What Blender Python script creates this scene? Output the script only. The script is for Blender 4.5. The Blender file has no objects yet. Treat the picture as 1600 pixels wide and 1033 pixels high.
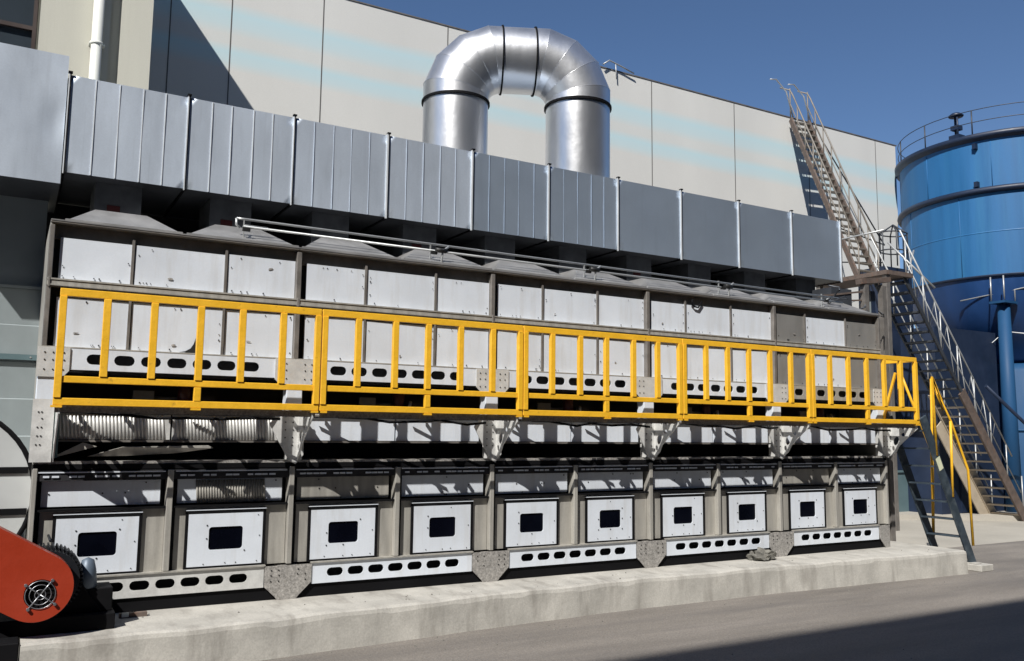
import bpy, bmesh, math, random
from mathutils import Vector, Matrix
from mathutils.geometry import tessellate_polygon
random.seed(7)
R = math.radians
S = bpy.context.scene
COL = S.collection

# ------------------------------------------------------------------ camera
cam_d = bpy.data.cameras.new('camera'); cam = bpy.data.objects.new('camera', cam_d); COL.objects.link(cam)
yaw, pit, rol = R(29.9451), R(6.6395), R(.6474)
F = Vector((math.sin(yaw)*math.cos(pit), math.cos(yaw)*math.cos(pit), math.sin(pit)))
Rt = Vector((math.cos(yaw), -math.sin(yaw), 0)); Up = Rt.cross(F)
R2 = math.cos(rol)*Rt + math.sin(rol)*Up; U2 = -math.sin(rol)*Rt + math.cos(rol)*Up
cam.matrix_world = Matrix(((R2.x, U2.x, -F.x, -.235), (R2.y, U2.y, -F.y, -9.236), (R2.z, U2.z, -F.z, 1.747), (0, 0, 0, 1)))
cam_d.sensor_width = 36; cam_d.lens = 1358.76/1600*36; cam_d.clip_start = .05; cam_d.clip_end = 1500
S.camera = cam

# ------------------------------------------------------------------ sky, sun, exposure
SUN = Vector((1.28, 1.0, -1.64)).normalized()
w = bpy.data.worlds.new('World'); S.world = w; w.use_nodes = True
nt = w.node_tree; bg = nt.nodes['Background']
sky = nt.nodes.new('ShaderNodeTexSky'); sky.sky_type = 'NISHITA'; sky.sun_disc = False
sky.sun_elevation = math.asin(-SUN.z); sky.sun_rotation = math.atan2(-SUN.x, -SUN.y)
sky.air_density = 1.0; sky.dust_density = 0; sky.ozone_density = 6.0; sky.altitude = 1200
nt.links.new(sky.outputs[0], bg.inputs[0]); bg.inputs[1].default_value = .075
sd = bpy.data.lights.new('sun', 'SUN'); sd.energy = 5.0; sd.angle = R(.5); sd.color = (1, .965, .91)
so = bpy.data.objects.new('sun', sd); COL.objects.link(so); so.rotation_euler = SUN.to_track_quat('-Z', 'Y').to_euler(); so.location = (-10, -10, 25)
S.view_settings.view_transform = 'Standard'; S.view_settings.look = 'None'; S.view_settings.gamma = 1
S.view_settings.exposure = .38
S.render.resolution_x = 1024; S.render.resolution_y = 661

# ------------------------------------------------------------------ materials
MATS = {}
def M(name, col, rough=.5, metal=0., var=.1, scale=2., stretch=(1, 1, 1), bump=0., bscale=8., bstretch=(1, 1, 1),
      dirt=0., dcol=(.1, .08, .06), dscale=5., dstretch=(1, 1, 1), dthr=.55, spec=.5, rvar=.1, fine=0.):
    m = bpy.data.materials.new(name); m.use_nodes = True; n = m.node_tree.nodes; l = m.node_tree.links
    b = n['Principled BSDF']; b.inputs['Metallic'].default_value = metal; b.inputs['Roughness'].default_value = rough
    b.inputs['Specular IOR Level'].default_value = spec
    geo = n.new('ShaderNodeNewGeometry'); oi = n.new('ShaderNodeObjectInfo')
    off = n.new('ShaderNodeVectorMath'); off.operation = 'MULTIPLY_ADD'
    l.new(oi.outputs['Random'], off.inputs[0]); off.inputs[1].default_value = (13.7, 5.1, 9.3); l.new(geo.outputs['Position'], off.inputs[2])
    def noise(sc, st, det=4):
        mp = n.new('ShaderNodeMapping'); mp.inputs['Scale'].default_value = st; l.new(off.outputs[0], mp.inputs[0])
        x = n.new('ShaderNodeTexNoise'); x.inputs['Scale'].default_value = sc; x.inputs['Detail'].default_value = det; x.inputs['Roughness'].default_value = .6
        l.new(mp.outputs[0], x.inputs['Vector']); return x.outputs['Fac']
    f = noise(scale, stretch)
    mr = n.new('ShaderNodeMapRange'); mr.inputs[1].default_value = .3; mr.inputs[2].default_value = .7
    mr.inputs[3].default_value = 1-var; mr.inputs[4].default_value = 1+var; l.new(f, mr.inputs[0])
    mul = n.new('ShaderNodeVectorMath'); mul.operation = 'SCALE'; mul.inputs[0].default_value = col; l.new(mr.outputs[0], mul.inputs['Scale'])
    out = mul.outputs[0]
    if fine:
        ff = noise(60, (1, 1, 1), 2); m3 = n.new('ShaderNodeMapRange'); m3.inputs[1].default_value = .3; m3.inputs[2].default_value = .7
        m3.inputs[3].default_value = 1-fine; m3.inputs[4].default_value = 1+fine; l.new(ff, m3.inputs[0])
        mu = n.new('ShaderNodeVectorMath'); mu.operation = 'SCALE'; l.new(out, mu.inputs[0]); l.new(m3.outputs[0], mu.inputs['Scale']); out = mu.outputs[0]
    if dirt:
        d = noise(dscale, dstretch, 6); m2 = n.new('ShaderNodeMapRange'); m2.inputs[1].default_value = dthr; m2.inputs[2].default_value = dthr+.18
        m2.inputs[3].default_value = 0; m2.inputs[4].default_value = dirt; l.new(d, m2.inputs[0])
        mx = n.new('ShaderNodeMix'); mx.data_type = 'RGBA'; l.new(m2.outputs[0], mx.inputs[0]); l.new(out, mx.inputs[6]); mx.inputs[7].default_value = (*dcol, 1); out = mx.outputs[2]
    l.new(out, b.inputs['Base Color'])
    mr2 = n.new('ShaderNodeMapRange'); mr2.inputs[1].default_value = .3; mr2.inputs[2].default_value = .7
    mr2.inputs[3].default_value = max(.02, rough-rvar); mr2.inputs[4].default_value = min(1, rough+rvar); l.new(f, mr2.inputs[0]); l.new(mr2.outputs[0], b.inputs['Roughness'])
    if bump:
        bn = noise(bscale, bstretch, 3); bp = n.new('ShaderNodeBump'); bp.inputs['Strength'].default_value = 1; bp.inputs['Distance'].default_value = bump
        l.new(bn, bp.inputs['Height']); l.new(bp.outputs[0], b.inputs['Normal'])
    MATS[name] = m; return m

white = M('white_panel', (.69, .735, .80), .42, .15, var=.05, scale=1.3, bump=.004, bscale=2.2, dirt=.3, dcol=(.50, .49, .47), dscale=3.5, dstretch=(2.5, 1, .3), dthr=.5, fine=.02)
greyp = M('bare_panel', (.24, .235, .225), .5, .3, var=.1, scale=1.5, stretch=(4, 1, 1), fine=.03)
beige = M('galvanised_sheet', (.40, .385, .35), .5, .35, var=.13, scale=3, stretch=(5, 1, .5), dirt=.25, dcol=(.22, .19, .16), dscale=4, dstretch=(3, 1, 1), fine=.04)
frame_m = M('frame_steel', (.20, .185, .17), .5, .4, var=.2, scale=5, dirt=.3, dcol=(.12, .08, .06), dscale=9, fine=.05)
zinc = M('zinc_plate', (.60, .60, .585), .45, .25, var=.1, scale=9, dirt=.2, dcol=(.36, .35, .34), dscale=14, fine=.05)
zinc_d = M('weathered_zinc', (.36, .345, .325), .55, .4, var=.25, scale=30, dirt=.35, dcol=(.13, .12, .11), dscale=25, fine=.2)
darkm = M('shaded_interior', (.012, .012, .015), .7, 0, var=.2)  # near-black colour stands in for shade in openings and panel gaps
black = M('black_rubber_and_shade', (.005, .005, .006), .7, 0, var=.2, spec=.12)
glass = M('dark_glass', (.0015, .002, .005), .3, 0, var=.3, spec=.12)
bolt_m = M('dark_bolt', (.03, .03, .03), .5, .5)
duct_m = M('duct_sheet', (.53, .59, .67), .5, .55, var=.06, scale=1.2, stretch=(2, 1, .6), bump=.006, bscale=1.1, bstretch=(1, 1, .6), rvar=.05, dirt=.2, dcol=(.33, .36, .4), dscale=2.5, dstretch=(9, 1, .4), fine=.03)
duct_b = M('duct_seam', (.66, .69, .72), .45, .3, var=.1)
duct_n = M('smooth_duct_sheet', (.43, .505, .60), .42, .7, var=.05, scale=.8, rvar=.05, bump=.003, bscale=1.1, dirt=.15, dcol=(.3, .34, .4), dscale=2, dstretch=(6, 1, .4), fine=.02)
duct_u = M('duct_underside_shade', (.05, .055, .065), .5, .3, var=.3, scale=2)  # near-black copy of the duct sheet, underside shade put into the colour
pipe_m = M('spun_galvanised', (.68, .69, .71), .36, .92, var=.06, scale=2, stretch=(1, 1, .3), rvar=.05, bump=.004, bscale=3, dirt=.15, dcol=(.42, .43, .45), dscale=3)
tan2 = M('grey_tan_steel', (.20, .18, .155), .6, .1, var=.2, scale=4, dirt=.4, dcol=(.16, .12, .1), dscale=8)
hood_m = M('hood_sheet', (.34, .335, .33), .45, .55, var=.12, scale=4, stretch=(1, 1, 1), fine=.05)
stack_m = M('stack_sheet', (.13, .14, .155), .5, .6, var=.2, scale=6)
yellow = M('yellow_paint', (.80, .44, .025), .45, 0, var=.07, scale=6, bump=.003, bscale=20, dirt=.75, dcol=(.22, .11, .03), dscale=16, dthr=.63, fine=.05)
cream = M('cream_wall', (.60, .597, .57), .8, 0, var=.04, scale=.5, stretch=(1, 1, .3), fine=.03)
creamw = M('cream_wing', (.50, .49, .42), .8, 0, var=.05, scale=.8, stretch=(2, 1, .3), dirt=.15, dcol=(.35, .32, .26), dscale=2, dstretch=(4, 1, .3), fine=.03)
siding_m = M('pale_siding', (.235, .27, .28), .6, 0, var=.1, scale=2, stretch=(1, 1, .5), dirt=.2, dcol=(.2, .22, .22), dscale=5, dstretch=(1, 1, 3))
shaded_siding_m = M('shaded_siding', (.20, .235, .26), .6, 0, var=.15, scale=1)  # siding darkened, the duct's shadow put partly into its colour
winframe = M('window_frame', (.05, .035, .03), .5, 0)
winglass = M('window_glass', (.035, .045, .055), .1, 0, var=.15, scale=.7)
pvc = M('white_pvc', (.72, .73, .68), .4, 0, var=.05, dirt=.15, dcol=(.5, .48, .4), dscale=2)
concrete = M('plinth_concrete', (.40, .385, .35), .85, 0, var=.16, scale=2.2, bump=.003, bscale=14, dirt=.6, dcol=(.19, .175, .155), dscale=2.2, dstretch=(2.2, .8, .35), dthr=.5, fine=.1)
yard = M('yard_asphalt', (.172, .155, .137), .85, 0, var=.2, scale=.9, stretch=(.35, 1.6, 1), bump=.006, bscale=45, dirt=.5, dcol=(.10, .092, .088), dscale=.9, dstretch=(.3, 2.4, 1), dthr=.48, fine=.2)
apron_m = M('far_concrete', (.33, .31, .27), .85, 0, var=.12, scale=.6, bump=.004, bscale=30, dirt=.3, dcol=(.24, .22, .2), dscale=.8, fine=.08)
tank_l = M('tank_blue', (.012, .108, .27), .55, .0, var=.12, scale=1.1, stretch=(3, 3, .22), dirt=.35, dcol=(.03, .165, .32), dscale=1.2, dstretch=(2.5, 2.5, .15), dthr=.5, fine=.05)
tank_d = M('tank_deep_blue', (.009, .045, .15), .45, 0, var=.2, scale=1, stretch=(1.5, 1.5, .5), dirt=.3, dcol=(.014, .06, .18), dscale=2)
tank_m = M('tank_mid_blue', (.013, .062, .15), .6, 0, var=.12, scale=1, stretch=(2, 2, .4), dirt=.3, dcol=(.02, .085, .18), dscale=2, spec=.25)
tank_k = M('tank_dark_rim', (.008, .018, .045), .5, 0)
navy = M('navy_steel', (.014, .025, .055), .5, .2, var=.2)
teal = M('teal_paint', (.10, .155, .17), .5, .1, var=.12, scale=1.5)
tan = M('tan_steel', (.42, .36, .28), .6, .1, var=.15, scale=3, dirt=.3, dcol=(.25, .17, .11), dscale=6)
rust = M('rusty_steel', (.12, .092, .078), .7, .2, var=.25, scale=8, dirt=.5, dcol=(.22, .10, .05), dscale=12)
railw = M('pale_tube', (.42, .43, .43), .45, .5, var=.1)
raild = M('dark_tube', (.05, .055, .065), .5, .4, var=.2)
ladder_m = M('blue_grey_steel', (.055, .075, .095), .42, .4, var=.3, scale=5, dirt=.5, dcol=(.15, .18, .20), dscale=7, dthr=.5)
orange = M('orange_paint', (.31, .034, .013), .36, 0, var=.06, scale=3, bump=.002, bscale=12, fine=.02)
chrome = M('bright_wire', (.35, .36, .38), .35, .8)
fanwhite = M('fan_housing_sheet', (.50, .52, .52), .5, .2, var=.08, scale=2)
motor_m = M('motor_casting', (.012, .014, .018), .45, .3, var=.2)
motorc = M('blue_grey_cap', (.10, .13, .17), .45, .2)
actred = M('red_actuator', (.06, .012, .012), .45)
green = M('green_label', (.01, .10, .05), .5)
sticker = M('pale_sticker', (.62, .64, .45), .6, 0, var=.08, scale=20)
junk_m = M('crumpled_sacking', (.13, .125, .11), .9, 0, var=.5, scale=14, bump=.02, bscale=20)
ware = M('warehouse_wall', (.08, .08, .085), .8, 0, var=.1)
seam_m = M('joint_sealant', (.10, .095, .09), .8, 0)

def stripes(m):
    # two worn cyan bands painted along the factory wall
    n = m.node_tree.nodes; l = m.node_tree.links; b = n['Principled BSDF']; src = b.inputs['Base Color'].links[0].from_socket
    geo = n.new('ShaderNodeNewGeometry'); sx = n.new('ShaderNodeSeparateXYZ'); l.new(geo.outputs['Position'], sx.inputs[0])
    ns = n.new('ShaderNodeTexNoise'); ns.inputs['Scale'].default_value = .35; ns.inputs['Detail'].default_value = 3; l.new(geo.outputs['Position'], ns.inputs['Vector'])
    ad = n.new('ShaderNodeMath'); ad.operation = 'MULTIPLY_ADD'; l.new(ns.outputs['Fac'], ad.inputs[0]); ad.inputs[1].default_value = .15; l.new(sx.outputs['Z'], ad.inputs[2])
    rp = n.new('ShaderNodeMapRange'); l.new(ad.outputs[0], rp.inputs[0]); rp.inputs[1].default_value = 9.0; rp.inputs[2].default_value = 11.0
    cr = n.new('ShaderNodeValToRGB'); e = cr.color_ramp.elements; l.new(rp.outputs[0], cr.inputs[0])
    e[0].position = .0; e[0].color = (0, 0, 0, 1); e[1].position = 1; e[1].color = (0, 0, 0, 1)
    for p, v in ((.04, 0), (.14, .7), (.24, .95), (.33, .1), (.42, .1), (.52, .7), (.65, .95), (.77, 0)):
        q = e.new(p); q.color = (v, v, v, 1)
    mx = n.new('ShaderNodeMix'); mx.data_type = 'RGBA'; l.new(cr.outputs[0], mx.inputs[0]); l.new(src, mx.inputs[6]); mx.inputs[7].default_value = (.47, .625, .665, 1)
    l.new(mx.outputs[2], b.inputs['Base Color'])
stripes(cream)

# ------------------------------------------------------------------ mesh helpers
class G:
    def __init__(s): s.v = []; s.f = []; s.m = []; s.sm = []
    def add(s, vs, fs, mi=0, smooth=False):
        o = len(s.v); s.v += [tuple(x) for x in vs]; s.f += [tuple(i+o for i in f) for f in fs]; s.m += [mi]*len(fs); s.sm += [smooth]*len(fs); return s
    def box(s, x0, x1, y0, y1, z0, z1, mi=0):
        return s.add([(x, y, z) for x in (x0, x1) for y in (y0, y1) for z in (z0, z1)],
                     [(0, 1, 3, 2), (4, 6, 7, 5), (0, 4, 5, 1), (2, 3, 7, 6), (0, 2, 6, 4), (1, 5, 7, 3)], mi)
    def prism(s, poly, ax, c0, c1, holes=(), mi=0):
        # poly in the plane perpendicular to axis ax; extruded c0 -> c1
        rings = [list(poly)] + [list(h) for h in holes]
        pts = [p for r in rings for p in r]
        tri = tessellate_polygon([[Vector((p[0], p[1], 0)) for p in r] for r in rings])
        def P(p, c): return {'y': (p[0], c, p[1]), 'x': (c, p[0], p[1]), 'z': (p[0], p[1], c)}[ax]
        n = len(pts); vs = [P(p, c0) for p in pts] + [P(p, c1) for p in pts]
        fs = [tuple(t) for t in tri] + [tuple(i+n for i in t) for t in tri]
        o = 0
        for r in rings:
            k = len(r)
            for i in range(k): fs.append((o+i, o+(i+1) % k, n+o+(i+1) % k, n+o+i))
            o += k
        return s.add(vs, fs, mi)
    def tube(s, pts, r, n=8, mi=0, cap=True, smooth=True, closed=False):
        pts = [Vector(p) for p in pts]; vs = []; k = len(pts)
        rs = r if isinstance(r, (list, tuple)) else [r]*k
        up = None
        for i, p in enumerate(pts):
            if closed: d = (pts[(i+1) % k]-pts[i-1])
            else: d = (pts[min(i+1, k-1)]-pts[max(i-1, 0)])
            d.normalize()
            if up is None: up = Vector((0, 0, 1)) if abs(d.z) < .9 else Vector((1, 0, 0))
            a = d.cross(up).normalized(); b = a.cross(d).normalized(); up = b
            for j in range(n):
                t = 2*math.pi*j/n + math.pi/n; vs.append(p+(a*math.cos(t)+b*math.sin(t))*rs[i])
        fs = []
        for i in range(k if closed else k-1):
            i2 = (i+1) % k
            for j in range(n): fs.append((i*n+j, i*n+(j+1) % n, i2*n+(j+1) % n, i2*n+j))
        s.add(vs, fs, mi, smooth)
        if cap and not closed: s.add(vs[:n], [tuple(range(n))], mi); s.add(vs[-n:], [tuple(range(n))], mi)
        return s
    def bar(s, a, b, w, h, mi=0, up=(0, 0, 1)):
        # rectangular bar from a to b
        a = Vector(a); b = Vector(b); d = (b-a).normalized(); u = Vector(up)
        if abs(d.dot(u)) > .95: u = Vector((0, 1, 0))
        x = d.cross(u).normalized(); y = x.cross(d).normalized()
        vs = [p+x*sx*w/2+y*sy*h/2 for p in (a, b) for sx, sy in ((-1, -1), (1, -1), (1, 1), (-1, 1))]
        return s.add(vs, [(0, 1, 2, 3), (7, 6, 5, 4), (0, 4, 5, 1), (1, 5, 6, 2), (2, 6, 7, 3), (3, 7, 4, 0)], mi)
    def lathe(s, prof, c, n=48, mi=0, smooth=True, a0=0, a1=2*math.pi):
        vs = []; fs = []; full = abs(a1-a0-2*math.pi) < 1e-6; cols = n if full else n+1
        for r, z in prof:
            for j in range(cols): t = a0+(a1-a0)*j/n; vs.append((c[0]+r*math.cos(t), c[1]+r*math.sin(t), z))
        for i in range(len(prof)-1):
            for j in range(n): fs.append((i*cols+j, i*cols+(j+1) % cols, (i+1)*cols+(j+1) % cols, (i+1)*cols+j))
        return s.add(vs, fs, mi, smooth)
    def build(s, name, mats, parent=None, loc=None, bevel=0, label=None, weld=True):
        mats = mats if isinstance(mats, (list, tuple)) else [mats]
        if loc is None: loc = Vector((0, 0, 0))
        off = Vector(loc) if parent is None else Vector(parent.get('_o', (0, 0, 0)))
        me = bpy.data.meshes.new(name); me.from_pydata([tuple(Vector(v)-off) for v in s.v], [], s.f)
        for m in mats: me.materials.append(m)
        me.polygons.foreach_set('material_index', s.m); me.polygons.foreach_set('use_smooth', s.sm)
        bm = bmesh.new(); bm.from_mesh(me); (bmesh.ops.remove_doubles(bm, verts=bm.verts, dist=1e-6) if weld else None); bmesh.ops.recalc_face_normals(bm, faces=bm.faces); bm.to_mesh(me); bm.free()
        me.update()
        o = bpy.data.objects.new(name, me); COL.objects.link(o)
        if parent is None: o.location = off
        else: o.parent = parent; o['_o'] = tuple(off)
        if bevel:
            b = o.modifiers.new('edge', 'BEVEL'); b.width = bevel; b.segments = 1; b.limit_method = 'ANGLE'; b.angle_limit = R(40)
        if label: o['label'] = label
        return o
def tag(o, label, cat, group=None, kind=None):
    if label: o['label'] = label
    if cat: o['category'] = cat
    if group: o['group'] = group
    if kind: o['kind'] = kind
    return o
def thing(name, loc, label, cat, group=None):
    o = bpy.data.objects.new(name, None); COL.objects.link(o); o.location = loc; o.empty_display_size = .3; o['_o'] = tuple(loc)
    return tag(o, label, cat, group)
def stadium(cx, cz, w, h, n=6):
    r = h/2; c = w/2-r; pts = []
    for i in range(n+1): t = -math.pi/2+math.pi*i/n; pts.append((cx+c+r*math.cos(t), cz+r*math.sin(t)))
    for i in range(n+1): t = math.pi/2+math.pi*i/n; pts.append((cx-c+r*math.cos(t), cz+r*math.sin(t)))
    return pts
def circ(cx, cz, r, n=14, rz=None, rot=0):
    rz = rz or r; o = []
    for i in range(n):
        t = 2*math.pi*i/n; a = r*math.cos(t); b = rz*math.sin(t); o.append((cx+a*math.cos(rot)-b*math.sin(rot), cz+a*math.sin(rot)+b*math.cos(rot)))
    return o
def bolt(g, x, y, z, mi, r=.011): g.tube([(x, y, z), (x, y-.006, z)], r, 6, mi, smooth=False)

# ------------------------------------------------------------------ setting
GZ = -.35
g = G(); N = 60
g.box(-200, 300, -200, 300, GZ-.5, GZ); tag(g.build('yard_ground', yard), 'grey brown asphalt yard', None, kind='structure')
g = G(); g.prism([(12.9, 1.2), (60, 1.6), (60, 8.3), (12.5, 8.3)], 'z', GZ, GZ+.004)
tag(g.build('concrete_apron', apron_m), 'pale concrete apron beyond the machine', None, kind='structure')
g = G(); g.prism([(19.4, 5.2), (26, 1.5), (50, 1.5), (50, 8.2), (19.4, 8.2)], 'z', GZ+.004, GZ+.13)
tag(g.build('kerb_pad', apron_m), 'raised concrete pad under the stairs and silo', None, kind='structure')

# plinth with slightly worn edges
def plinth():
    g = G(); nx = 150; x0, x1 = -.02, 12.75; secs = []
    for i in range(nx+1):
        t = i/nx; x = x0+(x1-x0)*t; r = random.Random(i//2+91)
        j = .012*math.sin(x*3.1)+.008*math.sin(x*7.7+1); c = .018+.02*r.random()**3
        kp = [(-.1, -1.03), (.85, -1.03), (2.6, -.93), (3.9, -.82), (6.0, -.69), (8.6, -.70), (12.8, -.86)]
        for (xa_, ya_), (xb_, yb_) in zip(kp, kp[1:]):
            if xa_ <= x <= xb_: yf = ya_+(yb_-ya_)*(x-xa_)/(xb_-xa_)
        yf += j*.6; zt = j*.35; c += .02
        secs.append([(x, yf-.012, GZ-.01), (x, yf, -.16+j), (x, yf+.004, zt-c*1.3), (x, yf+c*.35, zt-c*.4), (x, yf+c*1.3, zt-.002), (x, -.35, 0), (x, .0, .0), (x, 2.7, 0), (x, 2.7, GZ-.01)])
    k = len(secs[0]); vs = [p for s_ in secs for p in s_]; fs = []
    for i in range(nx):
        for j in range(k-1): fs.append((i*k+j, i*k+j+1, (i+1)*k+j+1, (i+1)*k+j))
    fs.append(tuple(range(k))); fs.append(tuple(range(nx*k, nx*k+k)))
    g.add(vs, fs)
    
    return g.build('concrete_plinth', concrete)
tag(plinth(), 'long cream concrete plinth carrying the machine', None, kind='structure')

# grit and small stones swept against the plinth
g = G(); rg = random.Random(5)
for i in range(260):
    x = rg.uniform(-1, 15); y = -.9-abs(rg.gauss(0, .35)) if rg.random() < .7 else rg.uniform(-5, -.8)
    if rg.random() < .15 and x < 12.3: y = rg.uniform(-.68, -.15); zb = 0
    else: zb = GZ
    q = rg.uniform(.004, .014); a = rg.uniform(0, 3); c_, s_ = math.cos(a)*q, math.sin(a)*q
    g.add([(x+c_, y+s_, zb), (x-s_, y+c_, zb), (x-c_, y-s_, zb), (x+s_, y-c_, zb), (x, y, zb+q)], [(0, 1, 4), (1, 2, 4), (2, 3, 4), (3, 0, 4)], 0)
tag(g.build('grit', junk_m), 'fine grit and small stones scattered on the yard along the plinth', 'grit', kind='stuff')

# ------------------------------------------------------------------ the machine
W = 2.4
mach = thing('thermal_oxidizer', (0, 0, 0), 'long white and grey machine with black windowed hatches on the concrete plinth', 'industrial machine')
# inner housing (solid core, recessed at the openings)
g = G(); X0, X1 = .03, 11.97
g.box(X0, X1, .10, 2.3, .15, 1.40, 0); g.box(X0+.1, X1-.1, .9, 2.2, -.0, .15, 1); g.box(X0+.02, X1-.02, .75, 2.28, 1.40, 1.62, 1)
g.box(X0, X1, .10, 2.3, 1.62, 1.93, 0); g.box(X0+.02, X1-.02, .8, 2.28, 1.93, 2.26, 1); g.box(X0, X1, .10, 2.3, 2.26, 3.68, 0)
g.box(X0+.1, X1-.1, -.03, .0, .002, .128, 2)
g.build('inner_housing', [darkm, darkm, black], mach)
g = G(); g.box(X0, X1, -.045, .7, 1.40, 1.425); g.build('lower_deck_sheet', zinc_d, mach)
# side sheets
for x, nm in ((-.0, 'end_sheet'), (11.985, 'end_sheet')):
    g = G(); g.box(x, x+.025, .0, 2.32, .15, 3.69); g.build(nm, beige, mach)
# columns upper
for k in range(6):
    g = G(); x = W*k; a, b = (x-.026, x+.026); b0 = b
    if k == 0: a, b = x, x+.04
    if k == 5: a, b = x-.04, x
    g.box(a, b, -.03, .09, 2.50, 3.66)
    g.box(a+.01, b-.01, -.045, -.03, 3.06, 3.155); g.build('column', frame_m, mach, bevel=.004)
    g = G()
    g.box(a, b, -.07, .09, .36, 1.36); g.build('column', beige, mach, bevel=.004)
    if k < 5: g = G(); g.box(b+.001, b+.042, -.02, .09, .365, 1.345); g.build('shade_strip', black, mach)  # black strip stands in for the column's shadow on its right
ribs = [(.74, 1.64), (.78, 1.65), (.74, 1.59), (.70, 1.56), (.70, 1.62)]
for k in range(5):
    xs = W*k
    for r_ in ribs[k]:
        for z0, z1 in ((2.50, 3.07), (3.15, 3.60)):
            g = G(); g.box(xs+r_-.012, xs+r_+.012, .014, .08, z0, z1); g.build('panel_rib', frame_m, mach)
    edges = [.045, ribs[k][0], ribs[k][1], W-.045]
    for row, (z0, z1) in enumerate(((2.505, 2.985), (3.155, 3.565))):
        for j in range(3):
            a = xs+edges[j]+(.024 if j else (.055 if k else .05)); b = xs+edges[j+1]-(.0125 if j < 2 else -.016); m = white; lab = None
            if k == 4 and j in (0, 2): m = greyp; lab = 'unpainted grey panel'
            g = G(); t = random.uniform(-.006, .006); t2 = random.uniform(-.004, .004); yy = .032
            z1_ = z1-random.uniform(0, .015)
            g.add([(a, yy+t, z0), (b, yy-t, z0), (b, yy-t+t2, z1_), (a, yy+t+t2, z1_), (a, yy+.03, z0), (b, yy+.03, z0), (b, yy+.03, z1_), (a, yy+.03, z1_)],
                  [(0, 1, 2, 3), (0, 4, 5, 1), (1, 5, 6, 2), (2, 6, 7, 3), (3, 7, 4, 0), (4, 7, 6, 5)])
            for _ in range(7):
                e = random.random(); s_ = random.random()
                px, pz = ((a+.03+(b-a-.06)*s_, z0+.025) if e < .5 else (a+.03+(b-a-.06)*s_, z1_-.03) if e < .65 else (b-.025, z0+.03+(z1_-z0-.06)*s_) if e < .85 else (a+.03, z0+.03+(z1_-z0-.06)*s_))
                bolt(g, px, yy-.006, pz, 1, random.uniform(.004, .008))
            if (k, row, j) == (0, 0, 1):
                g.prism([(1.22, 2.507), (1.38, 2.507), (1.375, 2.66), (1.36, 2.60), (1.33, 2.55), (1.28, 2.52)], 'y', yy-.012, yy-.008, mi=1)
                lab = 'panel with a torn lower corner'
            if random.random() < .4:
                sx_ = a+random.uniform(.15, b-a-.2); sz_ = z0+random.uniform(.06, .3); g.prism(circ(sx_, sz_, random.uniform(.012, .03), 9, random.uniform(.005, .012), random.uniform(-.5, .5)), 'y', yy-.0095, yy-.008, mi=2)
            g.build('wall_panel', [m, bolt_m, zinc_d], mach, label=lab)
# ledges (continuous, in bay lengths)
for k in range(5):
    a, b = W*k+(.0), W*(k+1)-.006
    g = G(); g.box(a, b, -.04, .1, 3.075, 3.09); g.box(a, b, -.032, -.02, 3.09, 3.13); g.box(a, b, -.04, .1, 3.13, 3.145); g.build('ledge', beige, mach)
    g = G(); g.box(a, b, -.035, .1, 3.682, 3.70); g.box(a, b, .075, .1, 3.54, 3.68); g.build('top_beam', frame_m, mach, bevel=.003)
    g = G(); g.box(a, b, -.03, .1, 2.488, 2.50); g.build('ledge', beige, mach)
# slot beams: plates with real slots
def slot_beam(xa, xb, z0, z1, y, n, sw, sh, mat, end_cut=0., name='slotted_beam', lab=None):
    holes = []; L = xb-xa
    for i in range(n):
        cx = xa+.14+(L-.28)*(i+.5)/n; holes.append(stadium(cx, (z0+z1)/2+.005, sw, sh))
    out = [(xa, z1), (xa+end_cut, z0), (xb-end_cut, z0), (xb, z1)]
    g = G(); g.prism(out, 'y', y, y+.012, holes)
    g.box(xa+.01, xb-.01, y+.013, y+.09, z1-.010, z1-.001); g.box(xa+end_cut+.01, xb-end_cut-.01, y+.013, y+.09, z0+.001, z0+.010)
    return g.build(name, mat, mach, label=lab)
for k in range(5):
    xs = W*k
    slot_beam(xs+.215, xs+2.185, 2.285, 2.484, -.03, 7, .185, .098, white if k < 4 else beige)
    g = G(); g.box(xs+.3, xs+2.1, .2, .22, 2.28, 2.48); g.build('beam_shade_backing', darkm, mach)
    slot_beam(xs+.25, xs+2.15, .135, .345, -.055, 7, .18, .088, white if k else zinc, .0)
    g = G(); g.box(xs+.24, xs+2.16, -.075, .09, .348, .362); g.build('ledge', beige, mach)
    g = G(); g.box(xs+.26, xs+2.14, .03, .05, .15, .335); g.build('beam_shade_backing', black, mach)
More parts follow.
